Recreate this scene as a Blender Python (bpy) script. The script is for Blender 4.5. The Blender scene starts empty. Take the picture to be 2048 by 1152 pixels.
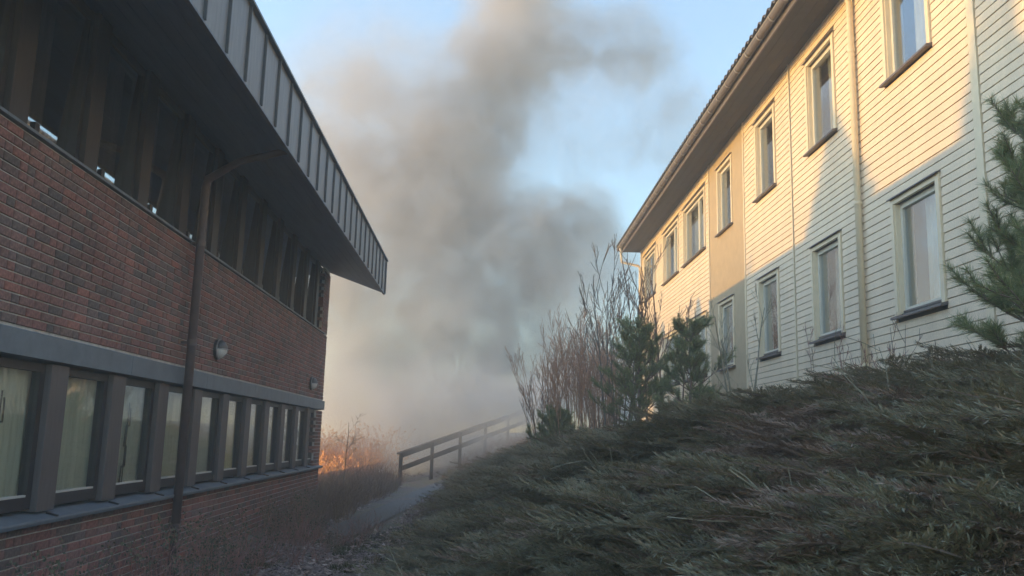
import bpy, math, random
from mathutils import Vector, Matrix, Euler, noise as mnoise
R = math.radians
random.seed(7)
S = bpy.context.scene
COL = S.collection

# ------------------------------------------------------------------ camera
EYE = 1.6
cam_d = bpy.data.cameras.new('camera'); cam = bpy.data.objects.new('camera', cam_d); COL.objects.link(cam)
RT = Vector((0.99945015, -0.02049347, 0.02606549)); UP = Vector((-0.02917961, -0.17030358, 0.98495951)); FW = Vector((0.01574619, 0.98517852, 0.17080793))
cam.matrix_world = Matrix(((RT.x, UP.x, -FW.x, 0), (RT.y, UP.y, -FW.y, 0), (RT.z, UP.z, -FW.z, EYE), (0, 0, 0, 1)))
cam_d.sensor_width = 36; cam_d.lens = 36 * 1730 / 2048; cam_d.clip_start = 0.05; cam_d.clip_end = 2000
S.camera = cam
def proj(p):
    d = Vector(p) - Vector((0, 0, EYE)); z = d.dot(FW)
    if z < 0.1: return (-9999, -9999)
    return (1024 + 1730 * d.dot(RT) / z, 576 - 1730 * d.dot(UP) / z)

# ------------------------------------------------------------------ world, sun, exposure
SUN_EL, SUN_AZ = R(6.1), R(2.0)
W = bpy.data.worlds.new('World'); S.world = W; W.use_nodes = True
wn = W.node_tree.nodes; wl = W.node_tree.links
bg = wn['Background']; sky = wn.new('ShaderNodeTexSky'); sky.sky_type = 'NISHITA'; sky.sun_disc = False
sky.sun_elevation = SUN_EL; sky.sun_rotation = -(math.pi / 2 - SUN_AZ); sky.air_density = 1.0; sky.dust_density = 0.2; sky.ozone_density = 2.0
wl.new(sky.outputs[0], bg.inputs[0]); bg.inputs[1].default_value = 0.15
sd = bpy.data.lights.new('sun', 'SUN'); sun = bpy.data.objects.new('sun', sd); COL.objects.link(sun)
sd.energy = 0.72; sd.angle = R(0.55); sd.color = (1.0, 0.55, 0.11)
sun.rotation_euler = Vector((math.cos(SUN_EL) * math.cos(SUN_AZ), -math.cos(SUN_EL) * math.sin(SUN_AZ), -math.sin(SUN_EL))).to_track_quat('-Z', 'Y').to_euler()
S.view_settings.view_transform = 'Standard'; S.view_settings.look = 'None'; S.view_settings.gamma = 1; S.view_settings.use_curve_mapping = False
S.view_settings.exposure = 2.33
S.render.engine = 'CYCLES'
S.cycles.use_denoising = True; S.cycles.max_bounces = 6; S.cycles.diffuse_bounces = 3; S.cycles.glossy_bounces = 3
S.cycles.transparent_max_bounces = 12; S.cycles.transmission_bounces = 4; S.cycles.volume_bounces = 3
S.cycles.volume_step_rate = 3.0; S.cycles.volume_max_steps = 256

# ------------------------------------------------------------------ materials
def nt(name):
    m = bpy.data.materials.new(name); m.use_nodes = True
    return m, m.node_tree.nodes, m.node_tree.links, m.node_tree.nodes['Principled BSDF']
def ramp(n, stops, interp='LINEAR'):
    r = n.new('ShaderNodeValToRGB'); e = r.color_ramp.elements; r.color_ramp.interpolation = interp
    while len(e) < len(stops): e.new(0.5)
    for i, (p, c) in enumerate(stops): e[i].position = p; e[i].color = (*c, 1)
    return r
def sc(c, k): return tuple(min(1, x * k) for x in c)
def mat(name, col, rough=0.75, nscale=6, namt=0.12, bump=0.0, bscale=60, metal=0.0, spec=0.4, stretch=(1, 1, 1), col2=None, trans=0):
    m, n, l, p = nt(name)
    tc = n.new('ShaderNodeTexCoord'); mp = n.new('ShaderNodeMapping'); mp.inputs['Scale'].default_value = stretch
    l.new(tc.outputs['Object'], mp.inputs[0])
    a = n.new('ShaderNodeTexNoise'); a.inputs['Scale'].default_value = nscale; a.inputs['Detail'].default_value = 6; a.inputs['Roughness'].default_value = 0.65
    l.new(mp.outputs[0], a.inputs['Vector'])
    r = ramp(n, [(0.25, sc(col, 1 - namt)), (0.75, col2 or sc(col, 1 + namt))]); l.new(a.outputs[0], r.inputs[0])
    l.new(r.outputs[0], p.inputs['Base Color'])
    p.inputs['Roughness'].default_value = rough; p.inputs['Metallic'].default_value = metal; p.inputs['Specular IOR Level'].default_value = spec
    if bump:
        b = n.new('ShaderNodeTexNoise'); b.inputs['Scale'].default_value = bscale; b.inputs['Detail'].default_value = 5; l.new(mp.outputs[0], b.inputs['Vector'])
        bp = n.new('ShaderNodeBump'); bp.inputs['Strength'].default_value = bump; bp.inputs['Distance'].default_value = 0.01
        l.new(b.outputs[0], bp.inputs['Height']); l.new(bp.outputs[0], p.inputs['Normal'])
    return m
def island_mat(name, stops, rough=0.85, bump=0.3, bscale=80, fine=0.25, interp='LINEAR', spec=0.3, trans=0.0, fscale=40, big=0.0, bigstretch=(1, 1, 1)):
    """each loose piece (and each object) gets its own tone"""
    m, n, l, p = nt(name)
    g = n.new('ShaderNodeNewGeometry'); oi = n.new('ShaderNodeObjectInfo')
    ad = n.new('ShaderNodeMath'); ad.operation = 'MULTIPLY_ADD'; ad.inputs[1].default_value = 7.31
    l.new(oi.outputs['Random'], ad.inputs[0]); l.new(g.outputs['Random Per Island'], ad.inputs[2])
    fr = n.new('ShaderNodeMath'); fr.operation = 'FRACT'; l.new(ad.outputs[0], fr.inputs[0])
    r = ramp(n, stops, interp); l.new(fr.outputs[0], r.inputs[0])
    tc = n.new('ShaderNodeTexCoord')
    a = n.new('ShaderNodeTexNoise'); a.inputs['Scale'].default_value = fscale; a.inputs['Detail'].default_value = 5
    l.new(tc.outputs['Object'], a.inputs['Vector'])
    mr = n.new('ShaderNodeMapRange'); mr.inputs[1].default_value = 0.3; mr.inputs[2].default_value = 0.7
    mr.inputs[3].default_value = 1 - fine; mr.inputs[4].default_value = 1 + fine; l.new(a.outputs[0], mr.inputs[0])
    mx = n.new('ShaderNodeMix'); mx.data_type = 'RGBA'; mx.blend_type = 'MULTIPLY'; mx.inputs[0].default_value = 1
    fac = mr.outputs[0]
    if big:
        vm_ = n.new('ShaderNodeVectorMath'); vm_.operation = 'MULTIPLY'; vm_.inputs[1].default_value = bigstretch; l.new(g.outputs['Position'], vm_.inputs[0])
        bn = n.new('ShaderNodeTexNoise'); bn.inputs['Scale'].default_value = 1.1; bn.inputs['Detail'].default_value = 6; bn.inputs['Roughness'].default_value = .65; l.new(vm_.outputs[0], bn.inputs['Vector'])
        m2 = n.new('ShaderNodeMapRange'); m2.inputs[1].default_value = .3; m2.inputs[2].default_value = .7; m2.inputs[3].default_value = 1 - big; m2.inputs[4].default_value = 1 + big; l.new(bn.outputs[0], m2.inputs[0])
        mu = n.new('ShaderNodeMath'); mu.operation = 'MULTIPLY'; l.new(fac, mu.inputs[0]); l.new(m2.outputs[0], mu.inputs[1]); fac = mu.outputs[0]
    l.new(r.outputs[0], mx.inputs[6]); l.new(fac, mx.inputs[7]); l.new(mx.outputs[2], p.inputs['Base Color'])
    p.inputs['Roughness'].default_value = rough; p.inputs['Specular IOR Level'].default_value = spec
    if bump:
        b = n.new('ShaderNodeTexNoise'); b.inputs['Scale'].default_value = bscale; b.inputs['Detail'].default_value = 6; l.new(tc.outputs['Object'], b.inputs['Vector'])
        bp = n.new('ShaderNodeBump'); bp.inputs['Strength'].default_value = bump; bp.inputs['Distance'].default_value = 0.006
        l.new(b.outputs[0], bp.inputs['Height']); l.new(bp.outputs[0], p.inputs['Normal'])
    if trans:
        t = n.new('ShaderNodeBsdfTranslucent'); l.new(mx.outputs[2], t.inputs[0]); ms = n.new('ShaderNodeMixShader'); ms.inputs[0].default_value = trans
        l.new(p.outputs[0], ms.inputs[1]); l.new(t.outputs[0], ms.inputs[2]); l.new(ms.outputs[0], n['Material Output'].inputs[0])
    return m
def glass_mat(name, tint=(0.9, 0.92, 0.9), wav=0.02, base=0.06):
    m, n, l, p = nt(name); n.remove(p)
    t = n.new('ShaderNodeBsdfTransparent'); t.inputs[0].default_value = (*tint, 1)
    g = n.new('ShaderNodeBsdfGlossy'); g.inputs['Roughness'].default_value = 0.02; g.inputs[0].default_value = (0.95, 0.97, 1, 1)
    lw_ = n.new('ShaderNodeLayerWeight'); lw_.inputs[0].default_value = .5; fz = n.new('ShaderNodeMath'); fz.operation = 'POWER'; fz.inputs[1].default_value = 3.5; l.new(lw_.outputs['Facing'], fz.inputs[0])
    ad = n.new('ShaderNodeMath'); ad.operation = 'ADD'; ad.use_clamp = True; ad.inputs[1].default_value = base; l.new(fz.outputs[0], ad.inputs[0])
    ms = n.new('ShaderNodeMixShader'); l.new(ad.outputs[0], ms.inputs[0]); l.new(t.outputs[0], ms.inputs[1]); l.new(g.outputs[0], ms.inputs[2])
    tc = n.new('ShaderNodeTexCoord'); a = n.new('ShaderNodeTexNoise'); a.inputs['Scale'].default_value = 1.5; l.new(tc.outputs['Object'], a.inputs['Vector'])
    bp = n.new('ShaderNodeBump'); bp.inputs['Strength'].default_value = wav; bp.inputs['Distance'].default_value = 0.1; l.new(a.outputs[0], bp.inputs['Height']); l.new(bp.outputs[0], g.inputs['Normal'])
    l.new(ms.outputs[0], n['Material Output'].inputs[0])
    return m

M = {}
M['brick'] = island_mat('brick', [(0, (.135, .108, .106)), (.2, (.18, .128, .122)), (.32, (.22, .13, .12)), (.5, (.245, .128, .117)), (.66, (.27, .13, .117)), (.8, (.205, .132, .124)), (.94, (.33, .145, .122)), (1, (.15, .118, .114))], rough=.9, bump=.5, bscale=120, fine=.3, big=.28)
M['mortar'] = mat('mortar', (.52, .49, .47), .95, 14, .3, .4, 90)
M['zinc'] = mat('weathered_metal', (.145, .172, .21), .55, 5, .22, .05, 30, .0, .5, (1, 1, 1.0))
M['zinc_seam'] = mat('fascia_metal', (.20, .205, .215), .5, 9, .25, .04, 40, .0, .5, (2, 2, .25))
M['seam'] = mat('seam_metal', (.09, .092, .10), .5, 8, .2)
M['soffit'] = mat('soffit_paint', (.11, .155, .235), .6, 6, .2, .05, 30, spec=.45, stretch=(1, .2, 1))
M['darkframe'] = mat('dark_frame', (.035, .030, .034), .5, 12, .2, spec=.5)
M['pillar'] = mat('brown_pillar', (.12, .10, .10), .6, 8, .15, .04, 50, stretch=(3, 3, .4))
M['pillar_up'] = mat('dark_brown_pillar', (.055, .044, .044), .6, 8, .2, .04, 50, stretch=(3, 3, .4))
M['bead'] = mat('pale_bead', (.55, .53, .5), .5)
M['pipe_dark'] = mat('brown_pipe', (.13, .095, .098), .45, 7, .2, spec=.5)
M['glass'] = glass_mat('glass', base=.06)
M['glass_up'] = glass_mat('glass_upper', (.8, .8, .78), base=.30, wav=.004)
M['glass_r'] = glass_mat('glass_right', (.85, .88, .9), base=.12)
M['room'] = mat('dark_room', (.03, .028, .027), .9)
M['curtain_pale'] = mat('curtain_pale', (.76, .71, .53), .9, 3, .25, stretch=(6, 6, .5))
M['curtain_green'] = mat('curtain_grey_green', (.66, .63, .51), .9, 3, .25, stretch=(6, 6, .5))
M['curtain_glow'] = mat('curtain_glow', (.85, .74, .40), .9, 3, .2, stretch=(6, 6, .5))  # warm light of the rooms behind is put into this cloth colour
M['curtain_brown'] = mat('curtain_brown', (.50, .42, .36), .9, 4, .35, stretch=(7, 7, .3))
M['paper'] = mat('white_paper', (.82, .88, .92), .35, 3, .03)
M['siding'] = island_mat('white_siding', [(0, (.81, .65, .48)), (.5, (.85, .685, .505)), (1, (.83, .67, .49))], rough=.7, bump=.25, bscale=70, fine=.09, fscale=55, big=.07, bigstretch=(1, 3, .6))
M['siding_back'] = mat('siding_gap', (.12, .11, .10), .9)
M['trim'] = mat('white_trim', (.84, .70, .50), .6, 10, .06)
M['cream'] = mat('cream_sash', (.72, .66, .55), .55, 10, .06)
M['plaster'] = mat('tan_plaster', (.50, .385, .25), .9, 4, .10, .25, 120)
M['sill_brown'] = mat('brown_sill', (.13, .105, .10), .5, 8, .2)
M['eave'] = mat('eave_soffit', (.07, .068, .068), .8, 5, .15)
M['gutter'] = mat('brown_gutter', (.16, .13, .115), .5, 9, .25)
M['gutter_lip'] = mat('pale_gutter_lip', (.42, .37, .31), .5, 9, .15)
M['tile'] = island_mat('roof_tile', [(0, (.10, .085, .08)), (1, (.17, .145, .13))], rough=.8, bump=.2)
M['lamp_metal'] = mat('lamp_metal', (.06, .065, .075), .4, 8, .1, spec=.6)
M['lamp_rim'] = mat('lamp_rim', (.5, .5, .52), .35, 8, .1, metal=.6)
M['lamp_glass'] = mat('lamp_opal', (.78, .78, .78), .3, 8, .03, spec=.6)
M['wood'] = mat('weathered_wood', (.045, .038, .036), .8, 6, .3, .3, 40, stretch=(6, 1, 6))
M['bark'] = mat('bark', (.24, .175, .15), .9, 14, .35, .4, 60)
M['bark_red'] = mat('bark_reddish', (.52, .33, .235), .85, 14, .3)
M['bark_grey'] = mat('bark_grey', (.22, .185, .16), .85, 14, .3)
M['bark_green'] = mat('bark_pale', (.30, .27, .20), .85, 14, .3)
M['twig_red'] = mat('twig_red', (.38, .20, .175), .8, 14, .3)
M['needle'] = island_mat('pine_needle', [(0, (.16, .20, .10)), (.5, (.25, .30, .14)), (.85, (.32, .36, .17)), (1, (.40, .34, .19))], rough=.6, bump=0, fine=.1, trans=.15)
M['spruce'] = island_mat('spruce_needle', [(0, (.02, .04, .025)), (1, (.04, .07, .035))], rough=.7, bump=0, fine=.1)
M['juniper'] = island_mat('juniper', [(0, (.185, .175, .11)), (.35, (.235, .215, .13)), (.6, (.275, .245, .15)), (.8, (.31, .265, .165)), (.92, (.35, .265, .175)), (1, (.39, .275, .18))], rough=.75, bump=0, fine=.15, trans=.25)
M['juniper_tip'] = island_mat('juniper_tip', [(0, (.25, .255, .19)), (.6, (.30, .30, .23)), (.9, (.35, .32, .25)), (1, (.38, .31, .24))], rough=.75, bump=0, fine=.15, trans=.25)
M['juniper_dead'] = island_mat('juniper_dead', [(0, (.24, .165, .13)), (.5, (.31, .22, .17)), (1, (.38, .28, .22))], rough=.85, bump=0, fine=.15)
M['dry'] = island_mat('dry_grass', [(0, (.20, .14, .095)), (.5, (.29, .20, .13)), (1, (.36, .27, .18))], rough=.9, bump=0, fine=.15, trans=.2)
M['leaf_glow'] = island_mat('glow_orange_leaf', [(0, (.55, .26, .09)), (.5, (.68, .36, .13)), (1, (.74, .46, .2))], rough=.9, bump=0, fine=.15, trans=.3)  # orange glow of sunlit brush painted into the leaf colour
M['litter'] = island_mat('leaf_litter', [(0, (.2, .155, .16)), (.5, (.29, .23, .23)), (.85, (.39, .31, .285)), (1, (.55, .48, .45))], rough=.95, bump=0, fine=.2)
M['moss'] = island_mat('moss_grass', [(0, (.05, .07, .03)), (.6, (.085, .105, .04)), (1, (.13, .14, .055))], rough=.9, bump=0, fine=.2, trans=.15)
M['roseleaf'] = island_mat('rose_leaf', [(0, (.09, .11, .075)), (.7, (.13, .15, .095)), (1, (.2, .17, .11))], rough=.6, bump=0, fine=.1, trans=.15)
M['stone'] = island_mat('slate_chip', [(0, (.09, .09, .105)), (.6, (.16, .16, .18)), (1, (.27, .26, .27))], rough=.85, bump=.3)
M['path'] = mat('path_asphalt', (.13, .13, .135), .95, 30, .3, .5, 200)
def ground_mat():
    m, n, l, p = nt('earth')
    tc = n.new('ShaderNodeTexCoord')
    a = n.new('ShaderNodeTexNoise'); a.inputs['Scale'].default_value = .7; a.inputs['Detail'].default_value = 9; a.inputs['Roughness'].default_value = .7; l.new(tc.outputs['Object'], a.inputs['Vector'])
    r = ramp(n, [(.3, (.11, .095, .098)), (.45, (.17, .14, .138)), (.58, (.15, .145, .1)), (.72, (.24, .2, .17))]); l.new(a.outputs[0], r.inputs[0])
    b = n.new('ShaderNodeTexNoise'); b.inputs['Scale'].default_value = 25; b.inputs['Detail'].default_value = 8; l.new(tc.outputs['Object'], b.inputs['Vector'])
    mr = n.new('ShaderNodeMapRange'); mr.inputs[1].default_value = .3; mr.inputs[2].default_value = .7; mr.inputs[3].default_value = .5; mr.inputs[4].default_value = 1.5; l.new(b.outputs[0], mr.inputs[0])
    mx = n.new('ShaderNodeMix'); mx.data_type = 'RGBA'; mx.blend_type = 'MULTIPLY'; mx.inputs[0].default_value = 1; l.new(r.outputs[0], mx.inputs[6]); l.new(mr.outputs[0], mx.inputs[7])
    l.new(mx.outputs[2], p.inputs['Base Color']); p.inputs['Roughness'].default_value = .95
    bp = n.new('ShaderNodeBump'); bp.inputs['Strength'].default_value = .8; bp.inputs['Distance'].default_value = .04; l.new(b.outputs[0], bp.inputs['Height']); l.new(bp.outputs[0], p.inputs['Normal'])
    return m
M['earth'] = ground_mat()

# ------------------------------------------------------------------ mesh helpers
class MB:
    def __init__(s): s.v = []; s.f = []; s.mi = []; s.cm = 0
    def face(s, *pts):
        i = len(s.v); s.v.extend(pts); s.f.append(tuple(range(i, i + len(pts)))); s.mi.append(s.cm)
    def box(s, x0, x1, y0, y1, z0, z1):
        i = len(s.v)
        s.v += [(x0, y0, z0), (x1, y0, z0), (x1, y1, z0), (x0, y1, z0), (x0, y0, z1), (x1, y0, z1), (x1, y1, z1), (x0, y1, z1)]
        for q in ((0, 3, 2, 1), (4, 5, 6, 7), (0, 1, 5, 4), (1, 2, 6, 5), (2, 3, 7, 6), (3, 0, 4, 7)):
            s.f.append(tuple(i + k for k in q)); s.mi.append(s.cm)
    def prism(s, prof, y0, y1, dz=0.0):
        """profile in (x,z) swept along y"""
        n = len(prof); i = len(s.v)
        s.v += [(x, y0, z) for x, z in prof] + [(x, y1, z + dz) for x, z in prof]
        for k in range(n):
            j = (k + 1) % n; s.f.append((i + k, i + j, i + n + j, i + n + k)); s.mi.append(s.cm)
        s.f.append(tuple(i + k for k in range(n))[::-1]); s.f.append(tuple(i + n + k for k in range(n))); s.mi += [s.cm, s.cm]
    def tube(s, pts, rad, n=6, cap=True):
        pts = [Vector(p) for p in pts]
        if isinstance(rad, (int, float)): rad = [rad] * len(pts)
        base = len(s.v); prev = None
        for k, p in enumerate(pts):
            t = (pts[min(k + 1, len(pts) - 1)] - pts[max(k - 1, 0)]).normalized()
            if prev is None:
                a = Vector((0, 0, 1)) if abs(t.z) < .9 else Vector((1, 0, 0)); u = t.cross(a).normalized()
            else: u = (prev - t * prev.dot(t)).normalized()
            prev = u; w = t.cross(u)
            for q in range(n):
                an = 2 * math.pi * q / n; s.v.append(tuple(p + (u * math.cos(an) + w * math.sin(an)) * rad[k]))
        for k in range(len(pts) - 1):
            for q in range(n):
                a, b = base + k * n + q, base + k * n + (q + 1) % n
                s.f.append((a, b, b + n, a + n)); s.mi.append(s.cm)
        if cap and n > 3:
            s.f.append(tuple(base + q for q in range(n))[::-1]); s.f.append(tuple(base + (len(pts) - 1) * n + q for q in range(n))); s.mi += [s.cm, s.cm]
    def mesh(s, name, mats, smooth=False):
        me = bpy.data.meshes.new(name); me.from_pydata(s.v, [], s.f)
        for m in (mats if isinstance(mats, (list, tuple)) else [mats]): me.materials.append(m)
        if any(s.mi): me.polygons.foreach_set('material_index', s.mi)
        if smooth: me.polygons.foreach_set('use_smooth', [True] * len(s.f))
        me.update(); return me
    def build(s, name, m, parent=None, smooth=False, bevel=0):
        o = bpy.data.objects.new(name, s.mesh(name, m, smooth)); COL.objects.link(o); o.parent = parent
        if bevel:
            b = o.modifiers.new('bevel', 'BEVEL'); b.width = bevel; b.segments = 2; b.limit_method = 'ANGLE'
        return o
def mk(name, me, parent=None, loc=(0, 0, 0), rot=(0, 0, 0), scale=None):
    o = bpy.data.objects.new(name, me); COL.objects.link(o); o.parent = parent; o.location = loc; o.rotation_euler = rot
    if scale: o.scale = scale
    return o
def empty(name, loc=(0, 0, 0), rz=0):
    o = bpy.data.objects.new(name, None); COL.objects.link(o); o.location = loc; o.rotation_euler = (0, 0, rz); o.empty_display_size = .3; return o
def tag(o, label=None, cat=None, group=None, kind=None):
    if label: o['label'] = label
    if cat: o['category'] = cat
    if group: o['group'] = group
    if kind: o['kind'] = kind
    return o
def one(name, m, parent, *b, bevel=0):
    mb = MB(); mb.box(*b); return mb.build(name, m, parent, bevel=bevel)
ORD = ['first', 'second', 'third', 'fourth', 'fifth', 'sixth', 'seventh', 'eighth', 'ninth', 'tenth', 'eleventh', 'twelfth', 'thirteenth', 'fourteenth', 'fifteenth']

# ------------------------------------------------------------------ terrain
KN = [(-400, 0.2), (-60, .05), (-3.4, .0), (-1.7, .08), (-1.0, .20), (0, .50), (1, .95), (2, 1.42), (3, 1.64), (4, 1.78), (5, 1.86), (12, 2.0), (60, 2.5), (400, 4)]
def height(x, y):
    xe = x + .2 * max(0, min(y, 50) - 26) * max(0, min(1, (x + 6) / 3))
    for (a, za), (b, zb) in zip(KN, KN[1:]):
        if xe <= b:
            t = max(0, min(1, (xe - a) / (b - a))); z = za + (zb - za) * t; break
    else: z = KN[-1][1]
    if abs(x) < 14 and -5 < y < 60 and not (x > 4.6):
        z += .05 * mnoise.noise((x * .9, y * .9, 3.1)) + .025 * mnoise.noise((x * 2.7, y * 2.7, 7.7))
    return z
def axis(lo, hi, fine0, fine1, step):
    r = []; v = fine0
    while v < fine1 + 1e-6: r.append(v); v += step
    d = step; v = fine1
    while v < hi: d *= 1.6; v += d; r.append(min(v, hi))
    d = step; v = fine0
    while v > lo: d *= 1.6; v -= d; r.insert(0, max(v, lo))
    return r
xs = axis(-400, 400, -6.5, 6, .25); ys = axis(-60, 700, -1, 44, .3)
g = MB(); g.v = [(x, y, height(x, y)) for y in ys for x in xs]
nx = len(xs)
for j in range(len(ys) - 1):
    for i in range(nx - 1): g.f.append((j * nx + i, j * nx + i + 1, (j + 1) * nx + i + 1, (j + 1) * nx + i)); g.mi.append(0)
tag(g.build('ground', M['earth'], smooth=True), 'dark earth ground rising into a bank on the right', kind='structure')
# path strip beside the bank, leading to the steps
pc = [(-2.35, 12.5), (-2.3, 15), (-2.1, 18), (-1.95, 21), (-1.8, 24), (-1.65, 27), (-1.1, 29.2), (-.2, 31.2), (.9, 33.4), (2.0, 36)]
pm = MB()
for k, (x, y) in enumerate(pc):
    a = pc[max(0, k - 1)]; b = pc[min(len(pc) - 1, k + 1)]; t = Vector((b[0] - a[0], b[1] - a[1], 0)).normalized(); nn = Vector((t.y, -t.x, 0))
    for s_ in (-.36, -.18, 0, .18, .36):
        q = Vector((x, y, 0)) + nn * s_; pm.v.append((q.x, q.y, max(height(q.x, q.y), .05) + .02))
for k in range(len(pc) - 1):
    for q in range(4): pm.f.append((k * 5 + q, k * 5 + q + 1, k * 5 + q + 6, k * 5 + q + 5)); pm.mi.append(0)
tag(pm.build('path', M['path'], smooth=True), 'narrow grey path along the foot of the bank', kind='structure')

# ------------------------------------------------------------------ LEFT: brick building (local x = out of the wall, y = along it, z = up)
U0 = 12.0; DL = Vector((-0.02276748, 0.99974, 0)); NL = Vector((0.99974, 0.02276748, 0))
bl = NL * -3.4 + DL * U0
BB = tag(empty('brick_building', bl, R(1.3046)), 'dark red brick building with a deep metal clad eave on the left', 'building')
def Lw(v, u, z): return NL * (-3.4 + v) + DL * u + Vector((0, 0, z))       # wall coordinates to world
def lbox(name, m, parent, v0, v1, u0, u1, z0, z1, bevel=0): return one(name, m, parent, v0, v1, u0 - U0, u1 - U0, z0, z1, bevel=bevel)
UE, UN = 19.65, 1.2         # far corner, near end
core = MB(); core.box(-9, -.36, UN - U0, UE - U0, -.4, 5.25); core.build('core_wall', M['room'], BB)
wl_ = MB(); wl_.box(-.358, -.012, UN - U0, UE - .012 - U0, -.4, .86); lower_wall = wl_.build('lower_wall', M['mortar'], BB)
wl_ = MB(); wl_.box(-.358, -.012, UN - U0, UE - .012 - U0, 2.30, 3.76); upper_wall = wl_.build('upper_wall', M['mortar'], BB)
wl_ = MB(); wl_.box(-.358, -.012, 18.95 - U0, UE - .012 - U0, .858, 2.08); pier = wl_.build('corner_pier', M['mortar'], BB)
wl_ = MB(); wl_.box(-.358, -.012, 18.95 - U0, UE - .012 - U0, 3.765, 5.2); pier2 = wl_.build('upper_corner_pier', M['mortar'], BB)
def brick_mesh(L, name):
    mb = MB(); d, h, c = .10, .063, .004; p = []
    # front face bevelled ring + sides going into the mortar
    o = [(-d, 0, 0), (-d, L, 0), (-d, L, h), (-d, 0, h)]; a = [(-c, 0, 0), (-c, L, 0), (-c, L, h), (-c, 0, h)]; b = [(0, c, c), (0, L - c, c), (0, L - c, h - c), (0, c, h - c)]
    mb.v = o + a + b
    for k in range(4):
        j = (k + 1) % 4; mb.f.append((k, j, 4 + j, 4 + k)); mb.f.append((4 + k, 4 + j, 8 + j, 8 + k))
    mb.f.append((8, 9, 10, 11)); mb.mi = [0] * len(mb.f)
    return mb
BM = {'f': brick_mesh(.213, 'brick'), 'h': brick_mesh(.1005, 'brick_half')}
BME = {k: BM[k].mesh('brick', M['brick']) for k in BM}
bricks = []
def courses(z0, z1, u_lo, u_hi, par, seed):
    rnd = random.Random(seed); z = z0; row = 0
    while z + .063 <= z1 + .02:
        u = u_hi; first = row % 2
        while u > u_lo:
            k = 'h' if (first or rnd.random() < .22) else 'f'; first = 0
            L = .213 if k == 'f' else .1005
            u -= L
            if u < u_lo - .1: break
            bricks.append((k, u, z, rnd.uniform(-.0025, .003), par)); u -= .012
        z += .075; row += 1
courses(-.27, .84, UN, UE, lower_wall, 1); courses(2.333, 3.75, UN, UE, upper_wall, 2)
courses(.882, 2.06, 18.96, UE, pier, 3); courses(3.80, 5.15, 18.96, UE, pier2, 4)
vis = []
for i, (k, u, z, dv, par) in enumerate(bricks):
    q = proj(Lw(0, u + .1, z + .03))
    if -5 < q[0] < 2048 and 0 < q[1] < 1152: vis.append((u, i))
vis.sort(); single = set(i for _, i in vis[:298])
rest = {}
for i, (k, u, z, dv, par) in enumerate(bricks):
    if i in single: mk('brick', BME[k], par, (dv, u - U0, z))
    else:
        mb = rest.setdefault(par.name, (MB(), par))[0]; n0 = len(mb.v)
        mb.v += [(x + dv, y + u - U0, w + z) for x, y, w in BM[k].v]; mb.f += [tuple(n0 + t for t in f) for f in BM[k].f]; mb.mi += BM[k].mi
for mb, par in rest.values(): tag(mb.build('brickwork', M['brick'], par), kind='stuff')

PITCH = 1.206; P0 = 7.11
# ground floor band, sills, windows
for k in range(-2, 6):
    a = max(UN, P0 + 2 * PITCH * k - .9); b = min(UE + .02, P0 + 2 * PITCH * (k + 1) - .9)
    if b > a + .05:
        mb = MB(); mb.prism([(-.3, 2.085), (.035, 2.108), (.04, 2.108), (.04, 2.292), (.03, 2.302), (-.3, 2.312)], a - U0, b - .006 - U0); mb.build('lintel_band', M['zinc'], BB)
cur_kind = ['curtain_pale', 'curtain_green', 'curtain_green', 'curtain_green', 'curtain_pale', 'curtain_green', 'curtain_glow', 'curtain_pale', 'curtain_glow', 'curtain_pale', 'curtain_pale']
def curtain(u0, u1, z0, z1, v, m, seed, amp=.022, folds=9, x_is=None):
    rnd = random.Random(seed); n = 40; mb = MB(); ph = rnd.random() * 6
    for q in range(n + 1):
        t = q / n; u = u0 + (u1 - u0) * t; d = amp * (math.sin(t * folds * 6.28 + ph) + .5 * math.sin(t * folds * 15.1 + ph * 2))
        mb.v += [(v + d, u, z0), (v + d * .8 + .01 * math.sin(q), u, z1)]
    for q in range(n): mb.f.append((2 * q, 2 * q + 2, 2 * q + 3, 2 * q + 1)); mb.mi.append(0)
    return mb
def lcurtain(mb, name, m):
    o = mb.build(name, m, None, smooth=True); o.location = BB.location; o.rotation_euler = BB.rotation_euler; return o
nlow = 10
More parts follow.
